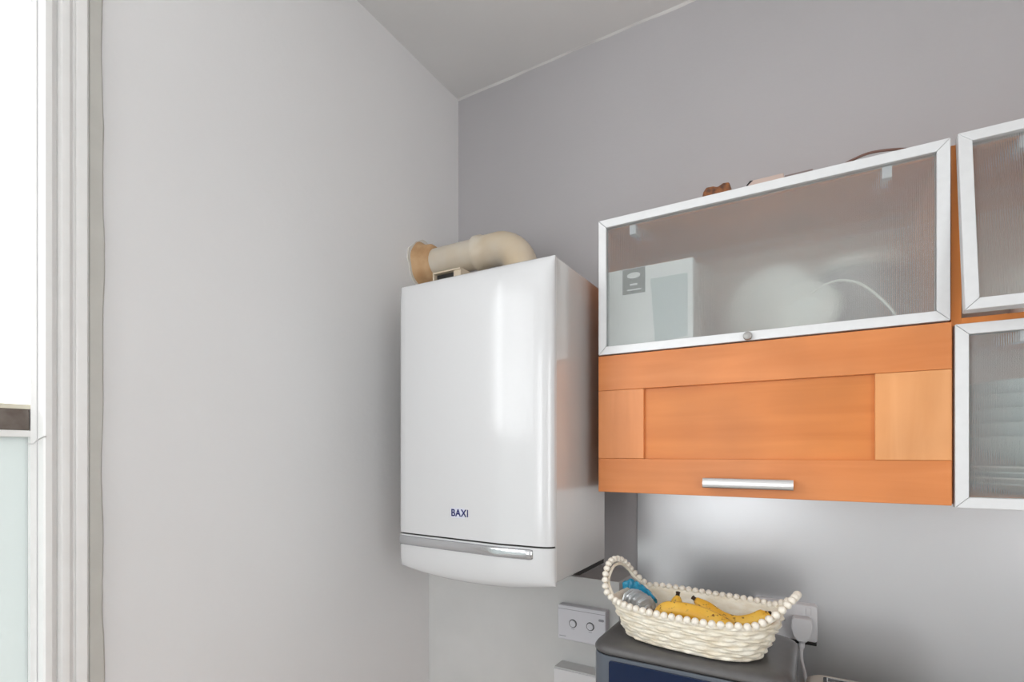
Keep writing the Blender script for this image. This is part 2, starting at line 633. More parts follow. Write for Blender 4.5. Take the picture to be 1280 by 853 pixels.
# flat outer band, greyer than the moulding, with a wobbly edge
bm = bmesh.new()
prev = None
NB = 90
for i in range(NB + 1):
    z = 0.62 + (RZ - 0.05 - 0.62) * i / NB
    e = -1.1835 + 0.0016 * math.sin(z * 7.1) + 0.0012 * math.sin(z * 23) + random.uniform(-0.0005, 0.0005)
    ring = [bm.verts.new(q) for q in ((0, -1.2105, z), (0.0135, -1.2105, z), (0.0105, e - 0.006, z), (0, e, z))]
    if prev:
        for k in range(3):
            bm.faces.new((prev[k], prev[k + 1], ring[k + 1], ring[k]))
    prev = ring
tag(obj('trim_4', bm, M['trim_edge'], smooth=True), kind='structure')

win = tag(bpy.data.objects.new('window_1', None), kind='structure')
win.location = (-0.05, YC, z0)
COL.objects.link(win)
bm = bmesh.new()
fx0, fx1 = -0.045, -0.004
MR0, MR1 = 1.64, 1.678
box(bm, fx0, fx1, y1 - 0.008, y1, z0, z1)
box(bm, fx0, fx1, y0, y0 + 0.008, z0, z1)
box(bm, fx0, fx1, y0 + 0.008, y1 - 0.008, z1 - 0.04, z1)
box(bm, fx0, fx1, y0 + 0.008, y1 - 0.008, z0, z0 + 0.06)
obj('window_frame', bm, M['gloss_white'], win, bevel=0.002)
r_ = obj('meeting_rail', B(fx0, -0.006, y0 + 0.008, y1 - 0.0105, MR0, MR1), M['rail_dark'], win, bevel=0.002)
r_['label'] = 'meeting rail coloured dark brown for its backlit shade'
obj('rail_cap', B(fx0, -0.006, y0 + 0.008, y1 - 0.0085, MR1, MR1 + 0.009), mat('cream_gloss_paint', (0.74, 0.70, 0.58), 0.3), win, bevel=0.001)
obj('rail_bead', B(fx0, -0.004, y0 + 0.008, y1 - 0.0085, MR0 - 0.012, MR0), M['gloss_white'], win, bevel=0.002)
obj('upper_pane', B(-0.027, -0.023, y0 + 0.008, y1 - 0.008, MR1 + 0.009, z1 - 0.04), M['clear'], win)
g_ = obj('lower_pane', B(-0.027, -0.023, y0 + 0.008, y1 - 0.008, z0 + 0.06, MR0 - 0.012), M['frost'], win)
g_['label'] = 'frosted lower pane'
bm = bmesh.new()
tube(bm, cr([(0.004, -1.300, 1.6155), (0.011, -1.294, 1.616), (0.014, -1.289, 1.622), (0.022, -1.284, 1.6275), (0.030, -1.282, 1.629)], 5), 0.0011, 8)
obj('catch_hook', bm, M['steel'], win, smooth=True)

# two unseen windows added behind the camera, sized and placed for their light
for nm, W, ax in (('window_front_unseen', W2, 'y'), ('window_right_unseen', W3, 'x')):
    a0, a1, c0, c1 = W
    wo = tag(bpy.data.objects.new(nm, None), kind='structure')
    wo.location = ((a0 + a1) / 2, RY - 0.1, c0) if ax == 'y' else (RX + 0.1, (a0 + a1) / 2, c0)
    COL.objects.link(wo)
    fr = bmesh.new()
    gl = bmesh.new()
    for (u0, u1, v0, v1) in ((a0, a0 + 0.05, c0, c1), (a1 - 0.05, a1, c0, c1), (a0 + 0.05, a1 - 0.05, c0, c0 + 0.05),
                             (a0 + 0.05, a1 - 0.05, c1 - 0.05, c1), ((a0 + a1) / 2 - 0.025, (a0 + a1) / 2 + 0.025, c0 + 0.05, c1 - 0.05)):
        if ax == 'y':
            box(fr, u0, u1, RY - 0.13, RY - 0.07, v0, v1)
        else:
            box(fr, RX + 0.07, RX + 0.13, u0, u1, v0, v1)
    if ax == 'y':
        box(gl, a0 + 0.05, a1 - 0.05, RY - 0.102, RY - 0.098, c0 + 0.05, c1 - 0.05)
    else:
        box(gl, RX + 0.098, RX + 0.102, a0 + 0.05, a1 - 0.05, c0 + 0.05, c1 - 0.05)
    obj('window_frame', fr, M['gloss_white'], wo)
    obj('window_pane', gl, M['clear'], wo)

# ------------------------------------------------------------------ worktop and base units under the appliances
bu = thing('base_cabinet', 'orange wooden base cabinet carrying the worktop below the air fryer', 'cabinet', (1.5, -0.3, 0))
obj('body', B(0.74, 2.4, -0.56, -0.012, 0.1, 0.86), M['carcass'], bu)
obj('plinth', B(0.74, 2.4, -0.50, -0.46, 0.0, 0.1), M['carcass'], bu)
for k in range(3):
    d = obj('door', B(0.743 + k * 0.553, 1.287 + k * 0.553, -0.58, -0.56, 0.11, 0.855), M['wood_v'], bu, bevel=0.002)
    obj('handle', B(0.93 + k * 0.553, 1.10 + k * 0.553, -0.605, -0.581, 0.80, 0.812), M['steel'], d, bevel=0.003)
wt = obj('worktop', B(0.725, 2.42, -0.62, -0.008, 0.86, 0.90), M['worktop'], bevel=0.004)
tag(wt, 'speckled grey worktop carrying the air fryer and toaster', 'worktop')

# ------------------------------------------------------------------ boiler
bx0, bx1 = 0.209, 0.690
bo = thing('boiler', 'white wall-hung gas boiler with chrome strip in the corner', 'boiler', (0.45, -0.10, 1.286))
BZ0, BZ1 = 1.286, 2.066
yb = -0.222
bm = bmesh.new()
box(bm, bx0, bx1, -0.548, yb, BZ0 + 0.004, BZ1)
obj('casing', bm, M['boiler_side'], bo, bevel=0.003)
obj('standoff_frame', B(0.25, 0.45, yb, 0.0, 1.310, 2.03), M['boiler_side'], bo, bevel=0.002)
obj('underside_shadow_sheet', B(bx0 + 0.02, bx1 - 0.004, -0.40, yb + 0.002, BZ0 - 0.008, BZ0 + 0.004), M['dark'], bo)  # dark sheet put in for the shadow gap under the boiler

# front profile: x, bulge share
fp = [(bx0, 0.0), (bx0 + 0.002, 0.18), (bx0 + 0.010, 0.36), (bx0 + 0.03, 0.47), (bx0 + 0.06, 0.53), (0.32, 0.62), (0.38, 0.72), (0.44, 0.82), (0.50, 0.92), (0.545, 0.99), (0.557, 0.995), (0.566, 0.96),
      (0.60, 0.84), (0.640, 0.74), (0.656, 0.68), (0.668, 0.59), (0.677, 0.46), (0.684, 0.29), (0.688, 0.13), (bx1, 0.0)]


def front_skin(zs, zb=None):
    """pillow-fronted panel; zs = list of (z, bulge factor)"""
    bm = bmesh.new()
    rows = []
    for (z, g) in zs:
        row = []
        for (x, s) in fp:
            zz = z
            u = (x - bx0) / (bx1 - bx0)
            if zb is not None:
                k = max(0.0, (zs[0][0] - z)) / (zs[0][0] - zs[-1][0])
                zz = z - zb * k * (1 - abs(2 * u - 1) ** 2.2)
            row.append(bm.verts.new((x, -0.5485 - 0.006 - 0.030 * s * g, zz)))
        rows.append(row)
    for a, b in zip(rows, rows[1:]):
        for i in range(len(fp) - 1):
            bm.faces.new((a[i], a[i + 1], b[i + 1], b[i]))
    # close to the casing
    back = []
    for row in (rows[0], rows[-1]):
        back.append([bm.verts.new((v.co.x, -0.549, v.co.z)) for v in row])
    for row, bk in ((rows[0], back[0]), (rows[-1], back[1])):
        for i in range(len(fp) - 1):
            bm.faces.new((row[i], row[i + 1], bk[i + 1], bk[i]))
    for idx in (0, -1):
        loop = [r[idx] for r in rows]
        bm.faces.new([back[0][idx]] + loop + [back[1][idx]])
    return bm


zt = [(BZ1, 0.10), (BZ1 - 0.003, 0.3), (BZ1 - 0.012, 0.52), (BZ1 - 0.03, 0.76), (BZ1 - 0.055, 0.92), (BZ1 - 0.085, 0.99), (BZ1 - 0.12, 1.0)]
for k in range(1, 9):
    zt.append((BZ1 - 0.12 - k * (BZ1 - 0.12 - 1.378) / 8, 1.0))
front = obj('front_panel', front_skin(zt), M['boiler'], bo, smooth=True, angle=50)
zl = [(1.3735, 1.0), (1.365, 1.0), (1.35, 1.0), (1.335, 0.985), (1.32, 0.94), (1.308, 0.85), (1.298, 0.70), (1.290, 0.50), (BZ0, 0.25), (BZ0 - 0.002, 0.1)]
flap = obj('control_flap', front_skin(zl, zb=0.022), M['boiler'], bo, smooth=True, angle=50)
bm = bmesh.new()
gp = [(x + (0.002 if x < 0.25 else 0), -0.5545 + 0.006 - 0.030 * sh) for x, sh in fp if x < 0.687] + [(0.687, -0.5485), (bx0 + 0.003, -0.5485)]
prism(bm, gp, 'z', 1.3725, 1.3790)
obj('panel_gap', bm, M['dark'], bo)

# chrome strip with a rounded right end, half-round in section
bm = bmesh.new()
sec = [(-0.004, 0.0125), (0.003, 0.0125), (0.006, 0.008), (0.007, 0.0), (0.006, -0.008), (0.003, -0.0125), (-0.004, -0.0125)]
rows = []
xs = [0.2155, 0.218] + [0.25 + 0.03 * i for i in range(12)] + [0.60, 0.620, 0.632, 0.638, 0.641, 0.6425]
for x in xs:
    s = 1.0
    if x > 0.63:
        s = max(0.15, math.sqrt(max(0, 1 - ((x - 0.63) / 0.0128) ** 2)))
    yf = 0
    for (xa, sa), (xb, sb) in zip(fp, fp[1:]):
        if xa <= x <= xb:
            yf = -0.5545 - 0.030 * (sa + (sb - sa) * (x - xa) / (xb - xa))
    rows.append([bm.verts.new((x, yf - o * (1 if o < 0 else s), 1.3575 + h * (0.7 + 0.3 * s))) for o, h in sec])
for a, b in zip(rows, rows[1:]):
    for i in range(len(sec) - 1):
        bm.faces.new((a[i], a[i + 1], b[i + 1], b[i]))
bm.faces.new(rows[0])
bm.faces.new(rows[-1])
cs = obj('chrome_strip', bm, M['chrome'], bo, smooth=True, angle=60)
cs['label'] = 'curved chrome strip'

# badge and lettering
bx_, bz_ = 0.431, 1.4435
yf = -0.5784
bd = obj('badge', B(0.402, 0.4605, yf - 0.0010, yf + 0.003, 1.431, 1.4565), M['plate'], bo)
mt = Matrix.Translation((bx_, yf - 0.0014, bz_)) @ Matrix.Rotation(R(90), 4, 'X') @ Matrix.Diagonal((0.92, 1, 1, 1))
obj('lettering', text_mesh('BAXI', 0.0262, 0.0005, mt), M['navy'], bd)

# ------------------------------------------------------------------ flue pipe
fl = thing('flue_pipe', 'yellowed cream boiler flue pipe elbowing from boiler top into left wall', 'pipe', (0.405, -0.209, 2.07))
FY, FZ = -0.209, 2.272
bm = bmesh.new()
tube(bm, [(0.03, FY, FZ), (0.14, FY, FZ), (0.25, FY, FZ)], 0.050, 36)
obj('straight_pipe', bm, M['flue'], fl, smooth=True)
bm = bmesh.new()
pth = [(0.232, FY, FZ), (0.235, FY, FZ), (0.256, FY, FZ), (0.262, FY, FZ), (0.300, FY, FZ)]
rd = [0.050, 0.0575, 0.0575, 0.0525, 0.0525]
rb = 0.095
for k in range(1, 13):
    a = R(90 * k / 12)
    pth.append((0.312 + rb * math.sin(a), FY, FZ - rb + rb * math.cos(a)))
    rd.append(0.0535)
pth += [(0.407, FY, 2.14), (0.407, FY, 2.135), (0.407, FY, 2.10), (0.407, FY, 2.092)]
rd += [0.0535, 0.060, 0.060, 0.0535]
tube(bm, pth, rd, 36)
obj('elbow', bm, M['flue'], fl, smooth=True)
bm = bmesh.new()
lathe(bm, [(0, 0.0), (0.085, 0.0), (0.085, 0.012), (0.072, 0.026), (0, 0.026)], 40, Matrix.Translation((0.407, FY - 0.0, 2.0665)))
obj('base_flange', bm, M['flue'], fl, smooth=True)
# tan sealing collar against the wall
bm = bmesh.new()
rings = []
for (r, h) in [(0.047, 0.062), (0.058, 0.061), (0.066, 0.050), (0.067, 0.034), (0.070, 0.018), (0.079, 0.006), (0.084, 0.0015), (0.084, 0)]:
    ring = []
    for k in range(48):
        a = 2 * PI * k / 48
        rr = r * (1 + (0.03 * math.sin(3 * a + 1) + 0.02 * math.sin(7 * a)) * (1 if r > 0.05 else 0))
        ring.append(bm.verts.new((0.0005 + h, FY + 0.004 + rr * math.cos(a), FZ + rr * math.sin(a))))
    rings.append(ring)
for a, b in zip(rings, rings[1:]):
    for k in range(48):
        bm.faces.new((a[k], a[(k + 1) % 48], b[(k + 1) % 48], b[k]))
c_ = obj('wall_collar', bm, M['collar'], fl, smooth=True, angle=80)
c_['label'] = 'tan foam collar'
bm = bmesh.new()
pts = []
for k in range(30):
    a = 2 * PI * k / 30
    rr = 0.087 + 0.004 * math.sin(5 * a) + random.uniform(-0.003, 0.003)
    pts.append((FY + 0.0 + rr * math.cos(a), FZ + rr * math.sin(a)))
prism(bm, pts, 'x', 0.0, 0.004)
obj('wall_filler', bm, M['filler'], fl)
# small duct cover with an open end, standing on the casing under the pipe
tp = thing('duct_cover', 'small cream duct cover with dark opening on the boiler top under the flue', 'duct cover', (0.27, -0.41, 2.066))
bm = bmesh.new()
box(bm, 0.229, 0.234, -0.440, -0.385, 2.0665, 2.1340)
box(bm, 0.229, 0.330, -0.440, -0.385, 2.1340, 2.1385)
box(bm, 0.304, 0.330, -0.436, -0.385, 2.0665, 2.1340)
obj('housing', bm, M['flue'], tp)
obj('opening', B(0.234, 0.304, -0.425, -0.385, 2.0665, 2.1340), M['dark'], tp)

# ------------------------------------------------------------------ wall cabinets
YF = -0.390


def alu_door(parent, x0, x1, z0, z1, name='glass_door', frame=0.0205, yfr=YF, label=None):
    """mitred aluminium frame with a reeded pane"""
    d = bmesh.new()
    outer = [(x0, z0), (x1, z0), (x1, z1), (x0, z1)]
    inner = [(x0 + frame, z0 + frame), (x1 - frame, z0 + frame), (x1 - frame, z1 - frame), (x0 + frame, z1 - frame)]
    for k in range(4):
        a, b = outer[k], outer[(k + 1) % 4]
        c, e = inner[(k + 1) % 4], inner[k]
        # shrink a hair so the mitres show as a line
        cx = (a[0] + b[0] + c[0] + e[0]) / 4
        cz = (a[1] + b[1] + c[1] + e[1]) / 4
        q = []
        for p in (a, b, c, e):
            if k % 2 == 0:
                q.append((p[0] + (0.0004 if p[0] < cx else -0.0004), p[1]))
            else:
                q.append((p[0], p[1] + (0.0004 if p[1] < cz else -0.0004)))
        prism(d, q, 'y', yfr, yfr + 0.020)
    fr = obj(name, d, M['alu'], parent, bevel=0.0008, seg=1)
    pane = obj('glass_pane', B(x0 + frame - 0.004, x1 - frame + 0.004, yfr + 0.007, yfr + 0.011, z0 + frame - 0.004, z1 - frame + 0.004), M['reed'], fr)
    return fr


def carcass(parent, x0, x1, z0, z1, mid):
    t = 0.016
    ym = YF + 0.0215
    obj('side_panel', B(x0, x0 + t, ym, -0.008, z0, z1), M['carcass'], parent, bevel=0.0006)
    obj('side_panel', B(x1 - t, x1, ym, -0.008, z0, z1), M['carcass'], parent, bevel=0.0006)
    obj('top_panel', B(x0 + t, x1 - t, ym, -0.008, z1 - t, z1), M['carcass'], parent)
    obj('bottom_panel', B(x0 + t, x1 - t, ym, -0.008, z0, z0 + t), M['carcass'], parent)
    obj('shelf', B(x0 + t, x1 - t, ym, -0.014, mid - t / 2, mid + t / 2), M['carcass'], parent)
    obj('back_panel', B(x0 + t, x1 - t, -0.014, -0.008, z0 + t, z1 - t), M['inner'], parent)


def hinge(parent, x, z):
    bm = bmesh.new()
    box(bm, x - 0.0085, x + 0.0085, YF + 0.012, YF + 0.030, z - 0.013, z + 0.011)
    box(bm, x - 0.005, x + 0.005, YF + 0.030, YF + 0.075, z - 0.008, z + 0.011)
    obj('hinge', bm, M['device'], parent, bevel=0.002)


CX0, CX1 = 0.7355, 1.4430
c1 = thing('wall_cabinet', 'orange wooden wall cabinet with a wide frosted glass door above a wooden flap door', 'cabinet', (1.09, -0.19, 1.5))
carcass(c1, CX0 + 0.001, CX1 - 0.0005, 1.501, 2.192, 1.8495)
gd = alu_door(c1, 0.7350, 1.4410, 1.8515, 2.1985)
bm = bmesh.new()
lathe(bm, [(0, 0.012), (0.0055, 0.012), (0.0085, 0.0105), (0.0095, 0.007), (0.009, 0.002), (0.0065, 0.0), (0, 0.0)], 24,
      Matrix.Translation((1.089, YF - 0.0003, 1.8605)) @ Matrix.Rotation(R(90), 4, 'X'))
obj('knob', bm, mat('dull_grey_metal', (0.36, 0.35, 0.34), 0.4, metal=0.5), gd, smooth=True)
hinge(c1, 0.8215, 2.164)
hinge(c1, 1.344, 2.166)
# wooden flap door: rails, stiles and a recessed panel
wd = obj('flap_door', B(0.7352, 1.4425, YF + 0.009, YF + 0.016, 1.4990, 1.8475), M['wood_p'], c1)
bm = B(0.7350, 1.4430, YF, YF + 0.020, 1.7590, 1.8480)
obj('top_rail', bm, M['wood_h'], wd, bevel=0.0008, seg=1)
bm = B(0.7350, 1.4430, YF, YF + 0.020, 1.4990, 1.5845)
obj('bottom_rail', bm, M['wood_h'], wd, bevel=0.0008, seg=1)
bm = B(0.7350, 0.8530, YF, YF + 0.020, 1.5850, 1.7585)
obj('stile', bm, M['wood_vl'], wd, bevel=0.0008, seg=1)
bm = B(1.3230, 1.4430, YF, YF + 0.020, 1.5850, 1.7585)
obj('stile', bm, M['wood_v'], wd, bevel=0.0008, seg=1)
bm = bmesh.new()
hx0, hx1, hz, hy = 0.9965, 1.1795, 1.5305, YF - 0.024
sec = [(hy + 0.005, 0.011), (hy, 0.011), (hy - 0.0025, 0.008), (hy - 0.004, 0.003), (hy - 0.0045, -0.004), (hy - 0.003, -0.009), (hy, -0.011), (hy + 0.005, -0.011)]
prism(bm, [(y, hz + h) for y, h in sec], 'x', hx0, hx1)
box(bm, hx0 + 0.006, hx0 + 0.018, hy + 0.0045, YF, hz - 0.006, hz + 0.006)
box(bm, hx1 - 0.018, hx1 - 0.006, hy + 0.0045, YF, hz - 0.006, hz + 0.006)
obj('handle', bm, M['steel'], wd, smooth=True, angle=35)

DX0, DX1 = 1.4450, 2.045
c2 = thing('wall_cabinet', 'wall cabinet at the right edge with two frosted glass doors, upper one ajar', 'cabinet', (1.745, -0.19, 1.5))
carcass(c2, DX0, DX1, 1.501, 2.192, 1.8495)
alu_door(c2, 1.4475, 2.043, 1.4955, 1.8425)
ud = alu_door(c2, 1.4515, 2.047, 1.8495, 2.2005)
# swing the upper door out about its top edge
piv = Vector((1.75, YF + 0.012, 2.2005)) - origin(c2)
rot = Matrix.Rotation(R(-9.3), 4, 'X')
mm = Matrix.Translation(piv) @ rot @ Matrix.Translation(-piv)
ud.matrix_basis = mm @ ud.matrix_basis
hinge(c2, 1.549, 2.166)
hinge(c2, 1.549, 1.815)

# ------------------------------------------------------------------ things inside the cabinets
SH = 1.8577      # top of the middle shelf
ct = thing('carton', 'white carton with a grey label behind the frosted glass, left', 'box', (0.86, -0.31, SH))
obj('carton_body', B(0.757, 0.968, YF + 0.0135, YF + 0.11, SH, 2.0665), M['cardboard'], ct, bevel=0.0015)
lb = obj('printed_label', B(0.795, 0.853, YF + 0.0128, YF + 0.0136, 2.001, 2.0645), M['grey_print'], ct)
lb['label'] = 'square grey printed label'
bm = bmesh.new()
yl = (YF + 0.0122, YF + 0.0129)
pts = [(0.824 + 0.017 * math.cos(2 * PI * k / 20), 2.047 + 0.0075 * math.sin(2 * PI * k / 20)) for k in range(20)]
prism(bm, pts, 'y', *yl)
box(bm, 0.815, 0.833, *yl, 2.022, 2.0265)
box(bm, 0.807, 0.842, *yl, 2.0095, 2.0125)
obj('label_print', bm, M['cardboard'], lb)
bm = bmesh.new()
prism(bm, [(0.866, 2.031), (0.955, 2.031), (0.955, 1.880), (0.878, 1.872)], 'y', YF + 0.0128, YF + 0.0136)
obj('printed_panel', bm, M['pale_print'], ct)


def plate_bm(r, mtx):
    bm = bmesh.new()
    lathe(bm, [(0, 0.0), (r * 0.55, 0.0), (r * 0.62, 0.004), (r * 0.97, 0.019), (r, 0.0215), (r * 0.985, 0.0235),
               (r * 0.62, 0.009), (r * 0.55, 0.0045), (0, 0.0045)], 56, mtx)
    return bm


def lean(x, y, z, tilt, yaw=0):
    return Matrix.Translation((x, y, z)) @ Matrix.Rotation(R(yaw), 4, 'Z') @ Matrix.Rotation(R(tilt), 4, 'X')


def one(name, bm, m, label, cat, group=None, loc=None, **k):
    o = obj(name, bm, m, loc=loc, **k)
    return tag(o, label, cat, group)


one('dinner_plate', plate_bm(0.105, lean(1.13, -0.19, SH + 0.104, 84, -8)), M['china'],
    'big white dinner plate standing behind the frosted glass, centre', 'plate', loc=(1.13, -0.19, SH), smooth=True)
one('side_plate', plate_bm(0.070, lean(1.20, -0.26, SH + 0.069, 82, -8)), M['china'],
    'smaller white plate standing in front of the big plate behind glass', 'plate', loc=(1.20, -0.26, SH), smooth=True)
# big platter with its rim resting against the glass: a thin arc shows
bm = bmesh.new()
arc = cr([(1.213, -0.368, 1.944), (1.235, -0.369, 1.957), (1.265, -0.370, 1.9625), (1.300, -0.370, 1.949), (1.330, -0.370, 1.919), (1.354, -0.370, 1.886), (1.362, -0.368, 1.866)], 8)
tube(bm, arc, 0.0024, 10)
one('plate_rim_arc', bm, M['china'], 'thin white arched rim pressed against the frosted glass', 'plate rim', loc=(1.36, -0.368, SH), smooth=True)
# stacked bowls at the back right
bm = bmesh.new()
lathe(bm, [(0, 0), (0.100, 0), (0.104, 0.006), (0.100, 0.022), (0.07, 0.036), (0.02, 0.042), (0.016, 0.055), (0, 0.058)], 48,
      Matrix.Translation((1.31, -0.13, 2.035)))
bp = thing('casserole', 'tall pale pot standing at the back of the glass cabinet', 'pot', (1.31, -0.13, SH))
obj('lid', bm, M['china'], bp, smooth=True)
bm = bmesh.new()
lathe(bm, [(0, 0), (0.08, 0), (0.09, 0.008), (0.095, 0.17), (0.088, 0.177), (0, 0.177)], 48, Matrix.Translation((1.31, -0.13, SH)))
obj('pot_body', bm, mat('grey_enamel', (0.42, 0.41, 0.41), 0.4), bp, smooth=True)

# second cabinet, lower: stacked crockery
for k in range(4):
    zz = 1.517 + k * 0.011
    one('dinner_plate', plate_bm(0.125, Matrix.Translation((1.62, -0.24, zz))), M['china' if k % 2 else 'blue_china'],
        ('pale blue' if k % 2 == 0 else 'white') + ' dinner plate, ' + ['lowest', 'second from bottom', 'third from bottom', 'topmost'][k]
        + ' of the stack in the lower right cabinet', 'plate', 'plates stacked in the lower right cabinet', loc=(1.62, -0.24, zz), smooth=True)
for k in range(5):
    bm = bmesh.new()
    zz = 1.5725 + k * 0.027
    lathe(bm, [(0, 0), (0.045, 0), (0.05, 0.006), (0.098, 0.032), (0.122, 0.058), (0.119, 0.059), (0.095, 0.036), (0.045, 0.009), (0, 0.008)], 48,
          Matrix.Translation((1.615, -0.240, zz)))
    one('bowl', bm, M['blue_china'], ['lowest', 'second from bottom', 'middle', 'second from top', 'topmost'][k] + ' of the pale blue bowls stacked on the plates, lower right cabinet', 'bowl',
        'bowls stacked on the plates', loc=(1.615, -0.240, zz), smooth=True)
bm = bmesh.new()
lathe(bm, [(0, 0), (0.036, 0), (0.040, 0.008), (0.048, 0.11), (0.0455, 0.11), (0.037, 0.012), (0, 0.01)], 40, Matrix.Translation((1.60, -0.25, SH)))
one('tumbler', bm, M['china'], 'pale tumbler standing inside the upper right cabinet', 'tumbler', loc=(1.60, -0.25, SH), smooth=True)

# ------------------------------------------------------------------ odds and ends on top of the cabinet
TOP = 2.1925
bm = bmesh.new()
pts = [(0.988, TOP), (0.992, TOP + 0.019), (0.999, TOP + 0.0285), (1.014, TOP + 0.0275), (1.024, TOP + 0.0235), (1.036, TOP + 0.0295), (1.049, TOP + 0.028), (1.0535, TOP + 0.013), (1.050, TOP)]
prism(bm, pts, 'y', -0.385, -0.352)
wo = one('wooden_ornament', bm, M['amber'], 'small amber and dark brown carved ornament on the cabinet top', 'ornament', loc=(1.02, -0.37, TOP), bevel=0.003)
bm = bmesh.new()
pts = [(1.087, TOP), (1.089, TOP + 0.011), (1.094, TOP + 0.0185), (1.160, TOP + 0.0185), (1.1605, TOP)]
prism(bm, pts, 'y', -0.385, -0.360)
pk = thing('plastic_clip', 'flat beige and taupe plastic strip lying on the cabinet top', 'clip', (1.12, -0.37, TOP))
obj('beige_body', bm, M['pinkish'], pk, bevel=0.002)
obj('taupe_end', B(1.1610, 1.215, -0.385, -0.362, TOP, TOP + 0.0125), M['taupe'], pk, bevel=0.002)
obj('dark_hook', prism(bmesh.new(), [(1.0835, TOP), (1.0855, TOP + 0.010), (1.0925, TOP + 0.0175), (1.098, TOP + 0.0175), (1.098, TOP + 0.0165), (1.0885, TOP + 0.010), (1.0865, TOP)], 'y', -0.386, -0.372), M['black'], pk)
bm = bmesh.new()
tube(bm, cr([(1.262, -0.30, TOP + 0.003), (1.262, -0.350, TOP + 0.003), (1.270, -0.380, TOP + 0.006), (1.292, -0.384, TOP + 0.0125), (1.315, -0.384, TOP + 0.0165), (1.345, -0.382, TOP + 0.0145),
              (1.375, -0.378, TOP + 0.009), (1.400, -0.36, TOP + 0.003), (1.42, -0.32, TOP + 0.003)], 8), 0.0025, 10)
one('power_cable', bm, M['cable_brown'], 'thin brown cable arching over the cabinet top edge', 'cable', loc=(1.34, -0.36, TOP), smooth=True)

# ------------------------------------------------------------------ heating programmer and junction box on the boxing
YB = -0.1822
pr = thing('heating_programmer', 'white heating programmer with two round dials below the boiler', 'controller', (0.61, YB, 1.03))
obj('housing', B(0.5345, 0.689, -0.212, YB, 1.028, 1.1335), M['device'], pr, bevel=0.004, seg=3)
for x, z in ((0.585, 1.0815), (0.641, 1.0815)):
    bm = bmesh.new()
    lathe(bm, [(0, 0.0035), (0.0092, 0.0035), (0.0098, 0.003), (0.0098, 0), (0, 0)], 32, Matrix.Translation((x, -0.2121, z)) @ Matrix.Rotation(R(90), 4, 'X'))
    dl = obj('dial', bm, M['device'], pr, smooth=True, angle=30)
    bm = bmesh.new()
    ring = [Vector((x + 0.0112 * math.cos(2 * PI * k / 32), -0.2124, z + 0.0112 * math.sin(2 * PI * k / 32))) for k in range(32)]
    tube(bm, ring, 0.0015, 8, closed=True)
    obj('dial_ring', bm, M['grey_ring'], dl, smooth=True)
for (x0, x1, z0, z1) in ((0.667, 0.684, 1.1010, 1.1080), (0.540, 0.562, 1.0385, 1.0400), (0.580, 0.590, 1.0645, 1.0655), (0.636, 0.646, 1.0635, 1.0645)):
    mk = bmesh.new()
    prism(mk, rrect(x0, x1, z0, z1, (z1 - z0) * 0.45, 3), 'y', -0.2128, -0.2118)
    obj('printed_mark', mk, M['grey_mark'], pr)
obj('top_groove', B(0.537, 0.6865, -0.2126, -0.2115, 1.1215, 1.1225), M['grey_mark'], pr)

jb = thing('junction_box', 'white junction box below the heating programmer', 'box', (0.60, YB, 0.86))
obj('housing', B(0.5335, 0.690, -0.238, YB, 0.862, 0.951), M['box_paint'], jb, bevel=0.003)
obj('cover', B(0.536, 0.6875, -0.243, -0.238, 0.865, 0.948), M['socket'], jb, bevel=0.0015)

# ------------------------------------------------------------------ double wall socket, plug and flex
so = thing('wall_socket', 'white double wall socket behind the basket', 'socket', (1.14, -0.006, 1.08))
bm = bmesh.new()
prism(bm, rrect(1.064, 1.224, 1.0850, 1.1840, 0.008), 'y', -0.036, -0.0062)
obj('face_plate', bm, M['socket'], so, bevel=0.002, smooth=True)
for xx in (1.105, 1.185):
    obj('rocker_switch', B(xx + 0.012, xx + 0.024, -0.039, -0.0355, 1.158, 1.176), M['socket'], so, bevel=0.001)
bm = bmesh.new()
lathe(bm, [(0, 0), (0.003, 0), (0.003, 0.0018), (0, 0.0018)], 16, Matrix.Translation((1.144, -0.036, 1.135)) @ Matrix.Rotation(R(90), 4, 'X'))
obj('screw', bm, M['steel'], so)
sh = one('dark_line_strip', B(1.150, 1.222, -0.030, -0.0062, 1.0735, 1.0800), M['black'], 'thin black strip laid in for the dark line under the wall socket', 'bracket', loc=(1.19, -0.0062, 1.077), bevel=0.002)  # black strip added along the dark line below the socket

pg = thing('power_plug', 'white three-pin plug pushed into the right side of the socket', 'plug', (1.190, -0.037, 1.12))
bm = bmesh.new()
out = [(1.164, 1.150), (1.168, 1.1545), (1.205, 1.1545), (1.211, 1.150), (1.213, 1.128), (1.206, 1.102), (1.198, 1.092), (1.178, 1.092), (1.169, 1.102), (1.162, 1.128)]
prism(bm, out, 'y', -0.072, -0.0375)
obj('plug_body', bm, M['socket'], pg, bevel=0.006, seg=3, smooth=True)
bm = bmesh.new()
tube(bm, cr([(1.188, -0.056, 1.094), (1.187, -0.058, 1.080), (1.186, -0.062, 1.066)], 5), [0.0085] * 3 + [0.007] * 5 + [0.005] * 3, 16)
obj('cord_grip', bm, M['cord'], pg, smooth=True)
bm = bmesh.new()
tube(bm, cr([(1.186, -0.061, 1.070), (1.187, -0.070, 1.045), (1.196, -0.085, 1.01), (1.200, -0.11, 0.97), (1.198, -0.13, 0.93), (1.195, -0.16, 0.9045), (1.20, -0.22, 0.904)], 8), 0.0042, 12)
obj('flex', bm, M['cord'], pg, smooth=True)

# ------------------------------------------------------------------ air fryer
FX0, FX1, FYF, FYB, FT = 0.788, 1.186, -0.582, -0.300, 1.180
af = thing('air_fryer', 'dark graphite air fryer with navy front panel under the basket', 'air fryer', (0.99, -0.44, 0.90))


